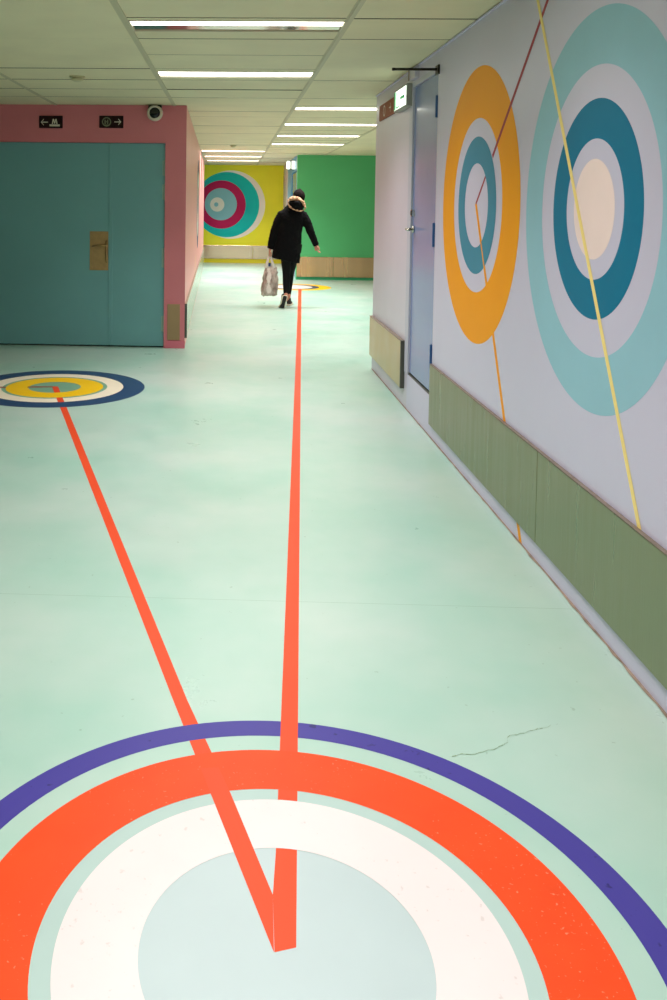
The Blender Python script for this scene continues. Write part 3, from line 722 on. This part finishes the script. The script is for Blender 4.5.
# shoes: rear one up on its toe with the sole towards the viewer, front one flat
def shoe(heel, ball_, toe, up):
    h, b_, t_ = Vector(heel), Vector(ball_), Vector(toe); u = Vector(up).normalized()
    S = MB(); S.tube([h+u*.012-(b_-h).normalized()*.012, h+u*.02+(b_-h)*.12, h+(b_-h)*.55+u*.008, b_, t_], [(.026,.036), (.036,.048), (.036,.036), (.040,.030), (.022,.018)], 16)
    S.ball(h+u*.055+(b_-h)*.15, (.034, .036, .042))
    up_o = solid(S, 'shoe', M['shoe'], person, voxel=.006, smooth_it=2)
    d1 = (b_-h).normalized(); side = d1.cross(u).normalized()
    def slab(name, m, grow, h0, h1, parent):
        R = MB(); path = [(-.035, .022), (-.022, .034), (.03, .036), (.09, .032), (.15, .040), (.19, .042)]
        L = (b_-h).length; d2 = (t_-b_).normalized(); n2 = side.cross(d2).normalized()
        if n2.dot(u) < 0: n2 = -n2
        top = []; bot = []
        for a, w in path+[(L+.04, .040), (L+.075, .028), (L+.09, .012)]:
            w *= grow
            if a <= L: c = h+d1*a; nn = u
            else: c = b_+d2*(a-L); nn = n2
            for s_ in (1, -1):
                top.append(c+side*(w*s_)-nn*h0); bot.append(c+side*(w*s_)-nn*h1)
        n = len(top); R.v = [tuple(v) for v in top+bot]
        for k in range(0, n-2, 2):
            for f in ((k, k+1, k+3, k+2), (n+k, n+k+2, n+k+3, n+k+1), (k, k+2, n+k+2, n+k), (k+1, n+k+1, n+k+3, k+3)): R.f.append(f); R.m.append(0)
        R.f += [(0, n, n+1, 1), (n-2, n-1, 2*n-1, 2*n-2)]; R.m += [0, 0]
        return R.build(name, m, parent)
    up_o.location = (0, 0, 0)
    slab('sole', M['sole'], 1.12, .012, .030, up_o); slab('tread', M['tread'], .80, .0305, .034, up_o)
shoe((.778, PY-.150, .170), (.752, PY-.100, .045), (.742, PY-.045, .036), (-.1, .90, .38))
shoe((.866, PY+.22, .036), (.892, PY+.36, .036), (.905, PY+.43, .036), (0, 0, 1))

# the shopping bag
bg = thing('shopping_bag', 'crinkled grey-beige shopping bag with white handles held by the person', 'bag', (.562, PY, .17))
Z = MB(); rings = []
for z, x0, x1, ry in ((.165, .462, .640, .050), (.185, .440, .672, .080), (.28, .446, .690, .095), (.38, .462, .690, .092), (.47, .478, .684, .074), (.54, .490, .680, .046), (.585, .500, .668, .026), (.60, .505, .655, .012)):
    rings.append(((x0+x1)/2, PY+.02, z, (x1-x0)/2, ry, 3.2))
Z.loft(rings)
ob = solid(Z, 'bag_body', M['bag'], bg, voxel=.008, smooth_it=1)
ob.matrix_parent_inverse = Matrix.Translation(bg.location).inverted()
rnd = random.Random(1)
for v in ob.data.vertices:
    c = v.co; n_ = v.normal
    q = noise.noise(Vector((c.x*22, c.y*14, c.z*9)))+.6*noise.noise(Vector((c.x*45, c.y*30, c.z*26+3)))
    v.co += n_*(.020*q)
ob.data.materials.append(M['bag_strap'])
for p in ob.data.polygons:
    if .528+.01*math.sin(p.center.z*40) < p.center.x < .578+.012*math.sin(p.center.z*31) and p.normal.y < -.2 and p.center.z > .21: p.material_index = 1
for dy in (-.028, .068):
    MB().tube([(.512, PY+dy*.7+.005, .575), (.530, PY+dy*.6+.005, .66), (.552, PY+.02, .745), (.566, PY+.022, .768), (.580, PY+.02, .745), (.602, PY+dy*.6+.005, .66), (.628, PY+dy*.7+.005, .575)],
              [(.026,.005), (.020,.005), (.013,.005), (.009,.006), (.013,.005), (.020,.005), (.026,.005)], 10).build('handle', M['bag_strap'], bg, smooth=True)

MB().box(.545, .580, PY-.034, PY-.028, .60, .655).build('tag', M['bag_blue'], bg, bevel=.003)

# ---------------------------------------------------------------- camera
R = [[1,0,0],[0,1,0],[0,0,1]]
def rotmats(pitch, yaw, roll):
    cp, sp, cy, sy, cr, sr = math.cos(pitch), math.sin(pitch), math.cos(yaw), math.sin(yaw), math.cos(roll), math.sin(roll)
    R0 = Matrix(((1,0,0),(0,0,-1),(0,1,0))); Ry = Matrix(((cy,sy,0),(-sy,cy,0),(0,0,1)))
    Rp = Matrix(((1,0,0),(0,cp,-sp),(0,sp,cp))); Rr = Matrix(((cr,-sr,0),(sr,cr,0),(0,0,1)))
    return Rr @ Rp @ R0 @ Ry
Rm = rotmats(math.radians(2.6008), math.radians(2.0795), math.radians(.6297))
right, down, fwd = Rm[0], Rm[1], Rm[2]
cd = bpy.data.cameras.new('camera'); cam = bpy.data.objects.new('camera', cd); col.objects.link(cam)
mw = Matrix((right, -down, -fwd)).transposed().to_4x4(); mw.translation = (0, 0, 1.5); cam.matrix_world = mw
cd.sensor_fit = 'VERTICAL'; cd.sensor_height = 36; cd.sensor_width = 24; cd.lens = 890.3/1000*36
cd.shift_x = (333.5-199.05)/1000; cd.shift_y = (244.55-500)/1000; cd.clip_start = .05
bpy.context.scene.camera = cam

w = bpy.data.worlds.new('world'); bpy.context.scene.world = w; w.use_nodes = True
w.node_tree.nodes['Background'].inputs[0].default_value = (.75, .8, .8, 1); w.node_tree.nodes['Background'].inputs[1].default_value = .05
sc = bpy.context.scene
sc.view_settings.view_transform = 'Standard'; sc.view_settings.look = 'None'; sc.view_settings.exposure = 0.0
